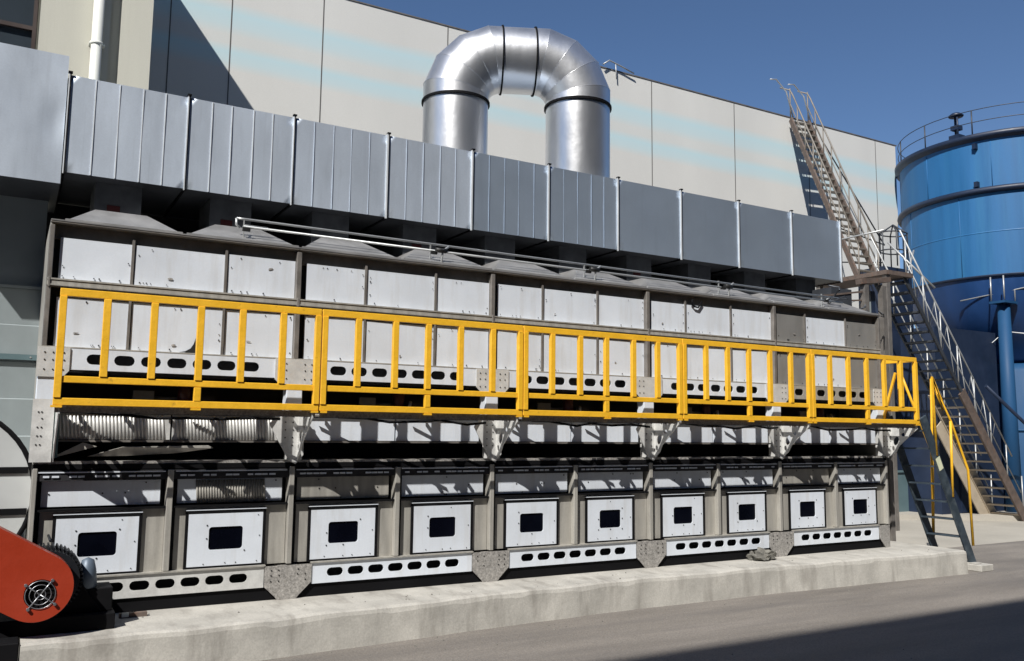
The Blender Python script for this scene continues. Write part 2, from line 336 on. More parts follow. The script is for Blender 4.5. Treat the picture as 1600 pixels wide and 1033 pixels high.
# joint plates
def bolts_grid(g, xs, zs, y, mi):
    for x in xs:
        for z in zs:
            if random.random() < .93: bolt(g, x+random.uniform(-.003, .003), y, z, mi, .0075)
for k in range(6):
    x = W*k
    sh = .0 if 0 < k < 5 else (.13 if k == 0 else -.13)
    # upper node plate and stub post
    g = G(); c = x+sh
    if k == 0: poly = [(x-.03, 2.49), (x+.24, 2.49), (x+.24, 2.27), (x+.19, 2.21), (x-.03, 2.21)]
    elif k == 5: poly = [(x-.24, 2.49), (x+.03, 2.49), (x+.03, 2.21), (x-.19, 2.21), (x-.24, 2.27)]
    else: poly = [(x-.22, 2.49), (x+.22, 2.49), (x+.22, 2.27), (x+.15, 2.20), (x-.15, 2.20), (x-.22, 2.27)]
    g.prism(poly, 'y', -.046, -.034)
    xsb = [p for p in ([x-.17, x-.10, x+.10, x+.17] if 0 < k < 5 else [c-.1, c-.03, c+.06])]
    bolts_grid(g, xsb, (2.44, 2.37, 2.28), -.046, 1); g.build('joint_plate', [zinc, bolt_m], mach)
    g = G(); a, b = (x-.085, x+.085) if 0 < k < 5 else ((x-.02, x+.15) if k == 0 else (x-.15, x+.02))
    g.box(a, b, -.03, .12, 1.93, 2.285); g.build('stub_post', white, mach, bevel=.006)
    # middle plate tapering to a point
    g = G(); 
    if k == 0: poly = [(x-.04, 2.0), (x+.14, 2.0), (x+.14, 1.42), (x-.04, 1.42)]
    elif k == 5: poly = [(x-.22, 1.92), (x+.06, 1.92), (x+.06, 1.5), (x-.0, 1.40), (x-.05, 1.42), (x-.22, 1.72)]
    else: poly = [(x-.17, 1.94), (x+.10, 1.94), (x+.10, 1.48), (x+.02, 1.385), (x-.05, 1.42), (x-.19, 1.66), (x-.27, 1.80), (x-.22, 1.86)]
    g.prism(poly, 'y', -.10, -.086)
    bolts_grid(g, [x-.10, x-.02, x+.06] if k else [x+.01, x+.04], (1.88, 1.82, 1.74, 1.66, 1.58), -.10, 1)
    g.box(x-.05 if k else x-.02, x+.09, -.085, .1, 1.43, 1.93, 0)
    g.build('joint_plate', [zinc, bolt_m], mach)
    # foot plate
    g = G()
    if k == 0: poly = [(x, .345), (x+.24, .345), (x+.24, .16), (x+.16, .0), (x, .0)]
    elif k == 5: poly = [(x-.24, .345), (x, .345), (x, .0), (x-.10, .0), (x-.24, .15)]
    else: poly = [(x-.245, .345), (x+.245, .345), (x+.245, .16), (x+.11, .03), (x+.09, .0), (x-.11, .0), (x-.13, .03), (x-.245, .14)]
    g.prism(poly, 'y', -.068, -.058); bolts_grid(g, [x-.18, x-.1, x+.1, x+.18] if 0 < k < 5 else [], (.30, .25, .19), -.068, 1)
    g.box(x-.10 if k else x, x+.10 if k < 5 else x, -.057, .1, .0, .34); g.build('foot', [zinc_d, bolt_m], mach)
# green strip on left plate
g = G(); g.box(.142, .19, -.09, -.02, 1.46, 1.93, 0); g.box(.146, .186, -.094, -.09, 1.82, 1.92, 1); g.build('edge_strip', [teal, green], mach)
# lower body
for k in range(5):
    xs = W*k
    for h in (0, 1):
        a, b = xs+1.2*h+.027, xs+1.2*(h+1)-.032
        g = G(); g.box(a, b, .0, .1, .362, .965); g.build('hatch_surround', beige, mach)
        # half-bay post
        if h == 0:
            g = G(); g.box(xs+1.17, xs+1.225, -.07, .1, .365, 1.34); g.build('column', beige, mach, bevel=.004)
            g = G(); g.box(xs+1.226, xs+1.262, -.02, .09, .366, 1.30); g.build('shade_strip', black, mach)  # half post's shadow, painted as a black strip
        # upper strip panel
        m = white if (k, h) not in ((1, 0), (4, 0)) else beige
        g = G(); g.box(a+.05, b-.05, .012, .05, 1.005, 1.24)
        for _ in range(5): bolt(g, random.uniform(a+.1, b-.1), .012, random.choice((1.02, 1.12, 1.215)), 1, .008)
        if (k, h) == (0, 1):
            n = 26
            for i in range(n): xx = a+.25+(b-a-.45)*i/n; g.tube([(xx, .01, 1.0), (xx-.02, .01, 1.23)], .012, 6, 2)
        g.build('strip_panel', [m, bolt_m, beige], mach)
        g = G(); g.box(a, b, -.05, .1, .965, .985); g.build('ledge', black, mach)
        g = G(); g.box(a, b, -.05, .1, 1.245, 1.34); 
        # louvre line: row of small bright slats
        for i in range(14):
            if random.random() < .75:
                xx = a+.06+(b-a-.12)*i/14; g.box(xx, xx+.05+.02*random.random(), -.062, -.05, 1.275, 1.292, 1)
        g.box(a+.02, b-.02, -.062, -.05, 1.318, 1.328, 1); g.build('louvre_strip', [darkm, white], mach)
        g = G(); g.box(a-.03, b+.03, -.05, .1, 1.35, 1.398); g.build('top_beam', black, mach)
        # hatch
        ho = ((.215, .945), (1.385, 2.135))[h] if k == 0 else (((.225, .965), (1.41, 2.15)), ((.215, .945), (1.40, 2.12)), ((.22, .94), (1.41, 2.12)), ((.235, .965), (1.41, 2.15)))[k-1][h]
        xa, xb = xs+ho[0], xs+ho[1]; z0, z1 = .375, .915
        g = G(); g.box(xa-.02, xb+.02, -.03, .0, z1-.012, z1+.014, 0); g.box(xa-.02, xa, -.03, .0, z0-.0, z1, 0); g.box(xb, xb+.02, -.03, .0, z0, z1, 0); g.box(xa-.02, xb+.02, -.03, .0, z0-.016, z0, 0)
        g.box(xa-.02, xb+.02, -.036, -.0, z1+.015, z1+.023, 1); fr = g.build('hatch_frame', [black, white], mach)
        cx, cz = (xa+xb)/2-.0, (z0+z1)/2+.005; ww, wh = .335, .225
        x0, x1 = cx-ww/2, cx+ww/2; zz0, zz1 = cz-wh/2, cz+wh/2; r = .03
        hole = []
        for (ox, oz, t0) in ((x1-r, zz1-r, 0), (x0+r, zz1-r, 90), (x0+r, zz0+r, 180), (x1-r, zz0+r, 270)):
            for i in range(5): t = R(t0+22.5*i); hole.append((ox+r*math.cos(t), oz+r*math.sin(t)))
        g = G(); g.prism([(xa+.008, z0+.006), (xb-.01, z0+.006), (xb-.01, z1-.02), (xa+.008, z1-.02)], 'y', -.026, -.004, [hole])
        for i in range(7):
            bolt(g, xa+.06+(xb-xa-.12)*i/6, -.026, z0+.03+random.uniform(-.004, .004), 1, .0055) if i in (1, 3, 4, 6) else None
            if random.random() < .15: bolt(g, xa+.06+(xb-xa-.12)*i/6, -.026, z1-.045, 1, .005)
        bolt(g, xb-.04, -.026, .66, 1, .006)
        for dx_, dz_ in ((-1, -1), (1, -1), (-1, 1), (1, 1), (0, -1), (1, 0), (-1, 0)):
            bolt(g, cx+dx_*(ww/2+.02), -.026, cz+dz_*(wh/2+.018), 1, .0075) if random.random() < .6 else None
        hd = g.build('hatch', [white, bolt_m], mach)
        g = G(); g.box(x0-.004, x1+.004, -.012, -.005, zz0-.004, zz1+.004); g.build('window_pane', glass, hd)
# upper white panels beneath the walkway
for k in range(5):
    xs = W*k
    for h in range(2):
        a, b = xs+.12+1.08*h, xs+.12+1.08*(h+1)-.02
        g = G(); g.box(a, b, .03, .09, 1.63, 1.875)
        if k == 0:
            n = 30
            for i in range(n): xx = a+.04+(b-a-.08)*i/n; g.tube([(xx+.02, .03, 1.635), (xx-.01, .03, 1.87)], .0125, 6, 1)
        g.build('corrugated_panel' if k == 0 else 'wall_panel', [white if k else zinc, zinc], mach)
    g = G(); g.box(xs+.1, xs+2.3, -.0, .1, 1.885, 1.93); g.box(xs+.1, xs+2.3, .005, .1, 1.605, 1.625); g.build('ledge', frame_m, mach)
# loose grey sheets in the lower opening of the first bay
g = G(); g.add([(.45, .04, 1.47), (.75, .0, 1.56), (1.55, .0, 1.575), (1.6, .0, 1.55), (1.25, .04, 1.50), (.8, .05, 1.475)], [(0, 1, 2, 3, 4, 5)]); g.add([(.14, -.02, 1.46), (.40, -.02, 1.60), (.52, -.02, 1.565), (.2, .02, 1.47)], [(0, 1, 2, 3)])
o = g.build('loose_sheet', beige, mach); so_ = o.modifiers.new('t', 'SOLIDIFY'); so_.thickness = .006
# inside the long dark opening: valve actuators
for k in range(5):
    for j, dx in enumerate((1.35,)):
        x = W*k+dx; g = G(); g.tube([(x, .35, 1.99), (x, .35, 2.22)], .07, 12, 0); g.box(x+.10, x+.30, .3, .45, 1.96, 2.08, 1)
        g.tube([(x-.3, .4, 2.05), (x+.1, .4, 2.05)], .02, 8, 2); g.tube([(x+.05, .15, 1.98), (x+.09, .2, 2.08)], .02, 6, 3); g.build('valve_actuator', [actred, darkm, stack_m, railw], mach)
    g = G(); x = W*k+.85; g.box(x, x+.2, .3, .34, 1.95, 2.12); g.build('valve_bracket', stack_m, mach)
# hoods and stacks on the roof
g = G(); g.box(0, 12, -.04, 2.32, 3.70, 3.712); g.build('roof_sheet', hood_m, mach)
g = G(); g.box(.0, 12, 2.24, 2.30, 3.714, 4.385); g.build('rear_shade_sheet', darkm, mach)  # added dark sheet standing in for the shade between the risers
for k in range(10):
    a, b = 1.2*k+.03, 1.2*(k+1)-.01; c = 1.2*k+.66; hw = .25
    if k == 0: a = .12
    z0, z1 = 3.714, 3.985; y0, y1 = -.0, 2.2; ya, yb = .56, 1.7
    g = G(); g.add([(a, y0, z0), (b, y0, z0), (b, y1, z0), (a, y1, z0), (c-hw, ya, z1), (c+hw, ya, z1), (c+hw, yb, z1), (c-hw, yb, z1)],
                   [(0, 1, 5, 4), (1, 2, 6, 5), (2, 3, 7, 6), (3, 0, 4, 7), (4, 5, 6, 7)])
    g.bar((a, y0, z0+.01), (b, y0, z0+.01), .02, .02); hd = g.build('roof_hood', hood_m, mach)
    g = G(); yb0 = 1.0; g.box(c-.235, c+.235, yb0, 1.65, 3.986, 4.392, 0)
    if k in (0, 1, 3, 6): g.box(c-.11, c+.02, yb0-.012, yb0, 4.08, 4.15, 1)
    g.build('riser', [stack_m, actred], hd)

# ------------------------------------------------------------------ walkway
walk = thing('walkway', (6, -.3, 1.9), 'open grey steel walkway frame on perforated brackets beneath the yellow railing', 'walkway')
for k in range(5):
    a, b = .1+W*k, .1+W*(k+1)-.008
    g = G(); g.box(a+.02, b-.02, -.548, -.538, 1.872, 1.934); g.box(a+.02, b-.02, -.537, -.525, 1.872, 1.88); g.build('edge_beam', zinc_d, walk)
    for j in range(6):
        x = a+.2+.4*j
        if j != 4: g = G(); g.box(x-.014, x+.014, -.528, -.03, 1.90, 1.935); g.build('joist', zinc_d, walk)
    g = G(); g.bar((a+.1, -.5, 1.915), (a+1.1, -.06, 1.915), .035, .008); g.bar((a+1.2, -.06, 1.914), (a+2.2, -.5, 1.914), .035, .008); g.build('brace', zinc_d, walk)
    g = G(); g.bar((a+.1, -.06, 1.905), (a+1.1, -.5, 1.905), .035, .008); g.bar((a+1.2, -.5, 1.904), (a+2.2, -.06, 1.904), .035, .008); g.build('brace', zinc_d, walk)
    g = G(); rb_ = random.Random(k); x_ = a+.3; pts = [(x_, -.30, 1.88)]
    while x_ < b-.4: x_ += .3; pts.append((x_, -.30+rb_.uniform(-.08, .08), 1.87+rb_.uniform(-.05, .01)))
    g.tube(pts, .014, 6); g.build('cable', black, walk)  # added as a shadow caster for the panels below
for k in range(6):
    x = W*k+(.12 if k == 0 else 0)+(.03 if k == 5 else 0)
    poly = [(-.087, 1.93), (-.585, 1.93), (-.585, 1.86), (-.46, 1.76), (-.26, 1.60), (-.20, 1.50), (-.087, 1.42)]
    holes = [circ(-.20, 1.67, .045, 14, .075, R(25)), circ(-.50, 1.885, .018, 10, .028), circ(-.42, 1.885, .018, 10, .03), circ(-.33, 1.885, .018, 10, .03), circ(-.24, 1.885, .018, 10, .03), circ(-.33, 1.77, .03, 12), circ(-.145, 1.55, .025, 12, .04)]
    g = G(); g.prism(poly, 'x', x+.03, x+.042, holes); g.box(x+.043, x+.09, -.58, -.09, 1.918, 1.93); g.build('bracket', zinc, walk)

# ------------------------------------------------------------------ yellow railing: five sections
places = ('leftmost', 'second from the left', 'middle', 'fourth from the left', 'rightmost')
yr = -.59
for k in range(5):
    a = .1+W*k; b = a+W-.012
    t = thing('railing_section', (a, yr, 1.93), f'{places[k]} of the five long yellow steel railing sections along the walkway', 'railing', 'yellow railing sections along the walkway')
    def bx(nm, *p): g = G(); g.box(*p); return g.build(nm, yellow, t, bevel=.004)
    bx('top_rail', a, b, yr-.014, yr+.018, 2.905, 2.975)
    bx('middle_rail', a+.061, b-.061, yr-.010, yr+.012, 2.135, 2.195)
    bx('bottom_rail', a, b, yr-.014, yr+.012, 1.935, 2.0)
    for x0, x1 in ((a, a+.06), (b-.06, b)): bx('post', x0, x1, yr-.025, yr+.035, 2.0, 2.905)
    for xq in (a+.03, b-.03, a+1.2):
        g = G(); g.box(xq-.045, xq+.045, yr-.02, yr+.03, 1.915, 1.934); g.build('fixing_plate', yellow, t)
    for j in range(1, 6):
        x = a+.4*j+random.uniform(-.012, .012); long = j == 3
        if long: bx('baluster', x-.032, x+.032, yr-.018, yr+.03, 2.0, 2.13)
        bx('baluster', x-.032, x+.032, yr-.02, yr+.032, 2.195, 2.905)
t = thing('end_railing', (12.12, -.3, 1.93), 'short yellow return railing with a slanted brace at the right end of the walkway', 'railing')
def bx(nm, *p): g = G(); g.box(*p); return g.build(nm, yellow, t, bevel=.003)
bx('top_rail', 12.05, 12.11, yr+.04, .05, 2.91, 2.97); bx('middle_rail', 12.05, 12.11, yr+.04, .05, 2.14, 2.19); bx('bottom_rail', 12.05, 12.11, yr+.04, .05, 1.94, 1.99)
bx('post', 12.05, 12.11, -.0, .055, 1.99, 2.91); bx('post', 12.05, 12.11, -.33, -.27, 2.19, 2.91)
g = G(); g.bar((12.0, -.28, 2.75), (12.0, -.02, 2.0), .03, .035); g.build('brace', yellow, t)

# ------------------------------------------------------------------ header duct
duct = thing('header_duct', (6.1, 1.8, 4.39), 'long square galvanised header duct of ten flanged segments above the roof hoods', 'duct')
dx0 = .1; dy0, dy1, dz0, dz1 = .773, 2.75, 4.393, 5.447
for i in range(10):
    a = dx0+1.2*i+.012; b = dx0+1.2*(i+1)-.012
    g = G()
    # slightly buckled front sheet
    nx, nz = 12, 8; vs = []; fs = []
    rr = random.Random(i*3+5); ph = rr.random()*6
    for iz in range(nz+1):
        for ix in range(nx+1):
            u, v = ix/nx, iz/nz; e = math.sin(math.pi*u)*math.sin(math.pi*v)
            vs.append((a+(b-a)*u, dy0-.006*e*math.sin(ph+u*5+v*3), dz0+(dz1-dz0)*v))
    for iz in range(nz):
        for ix in range(nx): q = iz*(nx+1)+ix; fs.append((q, q+1, q+nx+2, q+nx+1))
    g.add(vs, fs, 0, True)
    g.add([(a, dy0, dz0), (b, dy0, dz0), (b, dy0, dz1), (a, dy0, dz1), (a, dy1, dz0), (b, dy1, dz0), (b, dy1, dz1), (a, dy1, dz1)], [(3, 7, 6, 2), (4, 5, 6, 7), (0, 4, 7, 3), (1, 2, 6, 5)])
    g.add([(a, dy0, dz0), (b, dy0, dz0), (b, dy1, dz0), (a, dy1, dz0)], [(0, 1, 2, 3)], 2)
    n = 5
    for j in range(1, n):
        x = a+(b-a)*j/n+rr.uniform(-.01, .01); h = .0 if i < 5 else -.0015
        if i < 6: g.box(x-.0045+.0015*(i > 1), x+.0045-.0015*(i > 1), dy0-h-.0095+.0015*(i > 1), dy0+.004, dz0+.004, dz1-.004, 1 if i < 2 else 0)
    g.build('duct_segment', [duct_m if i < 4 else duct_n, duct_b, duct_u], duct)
for i in range(11):
    x = dx0+1.2*i; g = G(); e = .018
    wl = .012 if i > 2 else .002
    g.box(x-.011-wl, x-.002, dy0-e, dy0+.0, dz0-e, dz1+e, 0); g.box(x+.002, x+.011, dy0-e, dy0+.0, dz0-e, dz1+e, 1)
    g.box(x-.011, x+.011, dy0, dy1+e, dz1+.001, dz1+e, 0); g.box(x-.011, x+.011, dy0+.01, dy1+e, dz0-e, dz0-.001, 1); g.box(x-.011, x+.011, dy1+.001, dy1+e, dz0, dz1, 0)  # lower lip black too, carrying the painted underside shade
    g.box(x-.02, x+.022, dy0-e-.01, dy0+.02, dz1+e+.001, dz1+e+.018, 1); g.build('flange', [duct_b, black], duct)
g = G(); a = dx0+12.013; g.add([(a, dy0, dz0+.01), (a, dy1, dz0+.01), (a, dy1, dz1-.01), (a, dy0, dz1-.01), (a+.05, dy0+.05, dz0+.02), (a+.05, dy1, dz0+.02), (a+.05, dy1, dz1-.05), (a+.05, dy0+.05, dz1-.05)],
  [(0, 1, 2, 3), (4, 5, 6, 7), (0, 1, 5, 4), (1, 2, 6, 5), (2, 3, 7, 6), (3, 0, 4, 7)]); g.build('end_cap', duct_m, duct)

big = thing('square_duct_end', (-.7, 1.5, 4.264), 'larger dented galvanised duct box at the left edge, left of the header duct', 'duct')
g = G(); nx, nz = 24, 24; xa, xb, za, zb = -1.23, .078, 4.262, 5.648; vs = []; fs = []
for iz in range(nz+1):
    for ix in range(nx+1):
        u, v = ix/nx, iz/nz; x = xa+(xb-xa)*u; z = za+(zb-za)*v
        e = math.sin(math.pi*u)*math.sin(math.pi*v)
        d = .02*math.exp(-((x-.02)**2*60+(z-4.95)**2*18))+.012*e*math.sin(u*6+v*4)
        vs.append((x, .77+d, z))
for iz in range(nz):
    for ix in range(nx): q = iz*(nx+1)+ix; fs.append((q, q+1, q+nx+2, q+nx+1))
g.add(vs, fs, 0, True)
g.add([(xa, .77, za), (xb, .77, za), (xb, .77, zb), (xa, .77, zb), (xa, 2.9, za), (xb, 2.9, za), (xb, 2.9, zb), (xa, 2.9, zb)], [(3, 7, 6, 2), (4, 5, 6, 7), (0, 4, 7, 3), (1, 2, 6, 5)])
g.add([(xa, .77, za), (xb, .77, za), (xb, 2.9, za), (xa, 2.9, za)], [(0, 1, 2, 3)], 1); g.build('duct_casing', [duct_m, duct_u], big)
g = G(); g.box(.08, .086, .755, 2.9, 4.25, 5.40); g.build('flange', black, big)

# ------------------------------------------------------------------ arched round duct
arch = thing('arched_duct', (6.2, 1.8, 5.44), 'shiny round galvanised duct arching over the header duct in an upside-down U', 'duct')
A = Vector((5.32, 2.19, 0)); B = Vector((7.01, 1.40, 0)); D = (B-A).normalized(); L = (B-A).length; rp = .495; zr = 6.66; rb = (L-.50)/2
rb = max(rb, rp+.05)
def ring(c, nrm, r, n=40):
    nrm = nrm.normalized(); side = Vector((-D.y, D.x, 0)); u = nrm.cross(side).normalized()
    return [c+(side*math.cos(2*math.pi*j/n)+u*math.sin(2*math.pi*j/n))*r for j in range(n)]
def seg_tube(g, rings, mi=0, smooth=True):
    n = len(rings[0]); vs = [p for r_ in rings for p in r_]
    g.add(vs, [(i*n+j, i*n+(j+1) % n, (i+1)*n+(j+1) % n, (i+1)*n+j) for i in range(len(rings)-1) for j in range(n)], mi, smooth)
def bandr(g, c, nrm, mi=1, r=None, wdt=.018, mat=1):
    r = r or rp
    nrm = nrm.normalized(); seg_tube(g, [ring(c-nrm*wdt, nrm, r), ring(c-nrm*wdt, nrm, r+.022), ring(c+nrm*wdt, nrm, r+.022), ring(c+nrm*wdt, nrm, r)], mi, False)
Z = Vector((0, 0, 1))
for P in (A, B):
    g = G(); seg_tube(g, [ring(P+Z*5.46, Z, rp-.004), ring(P+Z*(zr), Z, rp-.004)]); g.build('riser', pipe_m, arch)
    g = G(); bandr(g, P+Z*(zr), Z, 0); g.build('clamp_ring', black, arch)
# elbows as mitred gores
def elbow(P, sgn):
    C0 = P+D*sgn*rb+Z*(zr+.04); g = G(); cuts = [0, 22.5, 45, 67.5, 90]; N_ = 4
    secs = []
    def cr(t): # mitre ring at angle t
        c = C0+(-D*sgn*math.cos(t)+Z*math.sin(t))*rb; tn = (D*sgn*math.sin(t)+Z*math.cos(t)); return c, tn
    # gore joints at 0? , 22.5.. : planes through C0
    pts = []
    angs = [11.25+22.5*i for i in range(4)]
    n = 40; side = Vector((-D.y, D.x, 0))
    def mitre(tm):
        # ring where the cylinder of axis direction meets the plane through C0 at angle tm
        rr_ = -D*sgn*math.cos(tm)+Z*math.sin(tm); tan_ = D*sgn*math.sin(tm)+Z*math.cos(tm)
        c = C0+rr_*(rb/math.cos(R(11.25)))
        return [c+side*math.cos(2*math.pi*j/n)*rp+rr_*math.sin(2*math.pi*j/n)*rp/math.cos(R(11.25)) for j in range(n)]
    def plain(t, ext=0):
        rr_ = -D*sgn*math.cos(t)+Z*math.sin(t); tan_ = D*sgn*math.sin(t)+Z*math.cos(t); c = C0+rr_*rb+tan_*ext
        return [c+side*math.cos(2*math.pi*j/n)*rp+rr_*math.sin(2*math.pi*j/n)*rp for j in range(n)]
    rings = [plain(0, -.04)]+[mitre(R(a)) for a in angs]+[plain(R(90))]
    for i in range(len(rings)-1): seg_tube(g, [rings[i], rings[i+1]])
    for a in angs:
        m_ = mitre(R(a)); g.tube([p for p in m_], .0035, 5, 0, closed=True)
    o = g.build('elbow', pipe_m, arch, weld=False); return C0+Z*rb
ca = elbow(A, 1); cb = elbow(B, -1)
g = G(); seg_tube(g, [ring(ca, D, rp-.003), ring(cb, D, rp-.003)]); g.build('cross_pipe', pipe_m, arch)
for c in (ca, cb): g = G(); bandr(g, c, D, 0, wdt=.012); g.build('clamp_ring', black, arch)
# merge duplicate seams would soften gores, so shade them per gore
# ------------------------------------------------------------------ conduits on the hoods
cond = thing('conduit_pair', (6.4, .2, 3.72), 'two thin bright pipes running side by side in front of the roof hoods', 'pipe')
g = G(); g.tube([(1.76, .2, 4.0), (1.85, .2, 4.0), (11.3, .2, 3.955)], .013, 8); g.build('pipe', railw, cond)
g = G(); g.tube([(1.80, .2, 3.90), (1.76, .2, 3.93), (1.76, .2, 4.0)], .013, 8); g.tube([(1.82, .12, 3.9), (11.3, .12, 3.87)], .013, 8); g.tube([(1.82, .12, 3.9), (1.86, .2, 3.93), (2.1, .2, 3.93)], .012, 8); g.build('pipe', railw, cond)
for k in range(5):
    x = [1.84, 4.05, 6.3, 8.7, 10.9][k]; g = G(); g.box(x-.006, x+.006, .19, .21, 3.72, 3.99, 0); g.box(x-.03, x+.05, .10, .13, 3.85, 3.89, 1)
    if 0 < k < 4: g.tube([(x+.1, .1, 3.72), (x+.12, .1, 3.9), (x+.2, .1, 3.96)], .014, 6, 0); g.tube([(x+.02, .09, 3.9), (x+.16, .09, 3.9)], .03, 8, 1)
    g.build('clamp', [railw, bolt_m], cond)
# jumble of hoses and fittings at the right end of the roof
g = G(); rr = random.Random(12)
for i in range(16):
    p = Vector((11.2+rr.random()*1.3, .3+rr.random()*.6, 3.75+rr.random()*.12)); pts = [p]
    for _ in range(6): p = p+Vector((rr.uniform(-.2, .2), rr.uniform(-.15, .15), rr.uniform(-.08, .09))); p.z = min(max(p.z, 3.74), 4.2); pts.append(p)
    g.tube(pts, rr.choice((.006, .009, .014)), 6, rr.choice((0, 1, 1)))
g.box(11.5, 12.0, .5, .9, 3.72, 4.2, 1)
tag(g.build('hose_tangle', [railw, raild, white], loc=(11.8, .5, 3.72)), 'tangle of thin hoses and fittings on the right end of the machine roof', 'hoses')
# small black lifting hook on the panel in bay four
g = G(); g.tube([(8.01, -.01, 3.63), (8.0, -.0, 3.57), (8.05, .0, 3.53), (8.12, .0, 3.52), (8.19, -.0, 3.61)], .013, 6)
tag(g.build('cable_loop', black, loc=(8.09, .0, 3.52)), 'black cable loop hanging at the top of the upper panels', 'cable')

# post frame at the right end of the machine
pf = thing('portal_frame', (12.6, .5, GZ), 'brown-grey steel portal frame standing against the right end of the machine', 'steel frame')
g = G(); g.bar((12.2, .5, 4.36), (12.95, .5, 4.46), .14, .09); g.build('cross_beam', rust, pf)
for x in (12.32, 12.78): g = G(); g.box(x-.05, x+.05, .44, .54, GZ, 4.33); g.build('post', frame_m, pf)
g = G(); g.box(12.40, 12.62, .6, .64, 1.4, 4.25); g.build('infill_panel', siding_m, pf)
g = G(); g.box(12.62, 12.73, .6, .7, .2, 4.25, 0); g.build('infill_panel', navy, pf)
g = G(); g.bar((12.32, .5, 4.2), (11.2, .5, 4.02), .03, .03); g.bar((12.32, .52, 4.05), (11.6, .52, 3.98), .025, .025); g.build('tie_bar', rust, pf)

# ------------------------------------------------------------------ ship ladder at the right end
lad = thing('ship_ladder', (12.7, -.3, GZ), 'steep blue-grey steel ladder with yellow handrails at the right end of the walkway', 'ladder')
def lp(t, y): return Vector((12.17+1.13*t, y, 2.0-2.33*t))
for y in (-.62, -.02):
    tt = 1 if y < -.3 else .97
    g = G(); g.bar(lp(-.02, y), lp(tt, y), .03, .16); g.bar(lp(-.02, y)+Vector((0, .03, 0)), lp(tt, y)+Vector((0, .03, 0)), .03, .02); g.build('stringer', ladder_m, lad, bevel=.003)
for i in range(8):
    c = lp((i+.6)/8.4, 0); g = G(); g.box(c.x-.10, c.x+.06, -.60, -.04, c.z-.012, c.z+.012); g.build('tread', ladder_m, lad)
g = G(); g.tube([(12.45, -.63, 1.45), (12.42, -.63, 2.68), (12.85, -.63, 1.98), (13.24, -.63, 1.22), (13.28, -.63, .02)], .021, 8); g.tube([(12.84, -.63, 2.0), (12.81, -.63, .80)], .021, 8); g.build('handrail', yellow, lad)
g = G(); g.tube([(13.19, .0, .05), (13.24, .0, 1.5), (12.9, .0, 2.1), (12.55, .0, 2.72)], .021, 8); g.tube([(13.2, .0, .1), (13.32, .0, 2.72), (13.6, .0, 2.2)], .021, 8); g.build('handrail', yellow, lad)
g = G(); c = lp(.275, -.637); d = (lp(1, 0)-lp(0, 0)).normalized()
p = lp(.25, -.639); q = lp(.33, -.639); g.bar(p, q, .004, .11); g.build('warning_label', sticker, lad)
g = G(); g.box(13.10, 13.42, -.86, -.50, GZ, -.25); g.box(13.15, 13.32, -.74, -.54, -.25, -.235)
tag(g.build('footing_block', concrete, loc=(13.2, -.7, GZ), bevel=.012), 'small concrete block under the foot of the ladder', 'concrete block')

# crumpled sack on the plinth
def blob(name, mat, c, s, seed, lab, cat):
    rr = random.Random(seed); bm = bmesh.new(); bmesh.ops.create_icosphere(bm, subdivisions=3, radius=1)
    for v in bm.verts:
        n = v.co.copy(); d = 1+.22*math.sin(n.x*5+seed)*math.cos(n.y*6)+.15*math.sin(n.z*9+n.x*7)+rr.uniform(-.1, .1)
        v.co = Vector((n.x*s[0]*d, n.y*s[1]*d, max(n.z, -.35)*s[2]*d))
    zmin = min(v.co.z for v in bm.verts)
    for v in bm.verts: v.co.z -= zmin
    me = bpy.data.meshes.new(name); bm.to_mesh(me); bm.free(); me.materials.append(mat); o = bpy.data.objects.new(name, me); COL.objects.link(o); o.location = c
    return tag(o, lab, cat)
blob('crumpled_sack', junk_m, (9.08, -.18, .0), (.22, .13, .10), 3, 'crumpled grey sack lying on the plinth under the machine', 'sack')
g = G(); g.box(.78, 1.02, -.30, -.24, .0, .04, 0); g.box(.80, .86, -.31, -.30, .01, .05, 1)
tag(g.build('wood_offcut', [rust, pvc], loc=(.9, -.27, 0)), 'small dark offcut lying on the left end of the plinth', 'offcut')

# ------------------------------------------------------------------ belt guard, motor and fan on the left
grd = thing('belt_drive', (-.1, -.8, GZ), 'orange belt guard with a round wire grille, black motor and base at the lower left', 'belt drive')
cx, cz, rr_ = .068, .43, .275; an = R(149); dx_, dz_ = math.cos(an), math.sin(an); Lg = 1.5
pts = []
for i in range(25): t = an-math.pi/2-math.pi*i/24; pts.append((cx+rr_*math.cos(t), cz+rr_*math.sin(t)))
c2 = (cx+dx_*Lg, cz+dz_*Lg)
for i in range(25): t = an+math.pi/2-math.pi*i/24; pts.append((c2[0]+rr_*math.cos(t), c2[1]+rr_*math.sin(t)))
hole = circ(cx+.03, cz-.055, .12, 28)
g = G(); g.prism(pts, 'y', -.95, -.935, [hole]); 
n = len(pts)
g.add([(p[0], -.935, p[1]) for p in pts]+[(p[0], -.78, p[1]) for p in pts], [(i, (i+1) % n, n+(i+1) % n, n+i) for i in range(n)])
gd = g.build('belt_guard', orange, grd, bevel=.006)
g = G()
for r_ in (.04, .08, .112): g.tube([(cx+.03+r_*math.cos(2*math.pi*i/24), -.957, cz-.055+r_*math.sin(2*math.pi*i/24)) for i in range(24)], .0035, 5, closed=True)
for a in (45, 135, 225, 315):
    t = R(a+8); g.tube([(cx+.03, -.96, cz-.055), (cx+.03+.138*math.cos(t), -.955, cz-.055+.138*math.sin(t))], .006, 6); g.tube([(cx+.03+.138*math.cos(t), -.945, cz-.055+.138*math.sin(t)), (cx+.03+.138*math.cos(t), -.975, cz-.055+.138*math.sin(t))], .013, 6)
g.build('fan_grille', chrome, gd)
g = G(); g.tube([(cx+.03, -.90, cz-.055), (cx+.03, -.80, cz-.055)], .14, 24); g.build('pulley', black, gd)
g = G(); mx, mz, mr = .155, .45, .285; g.tube([(mx, -.74, mz), (mx, -.30, mz)], mr*.86, 32, smooth=False)
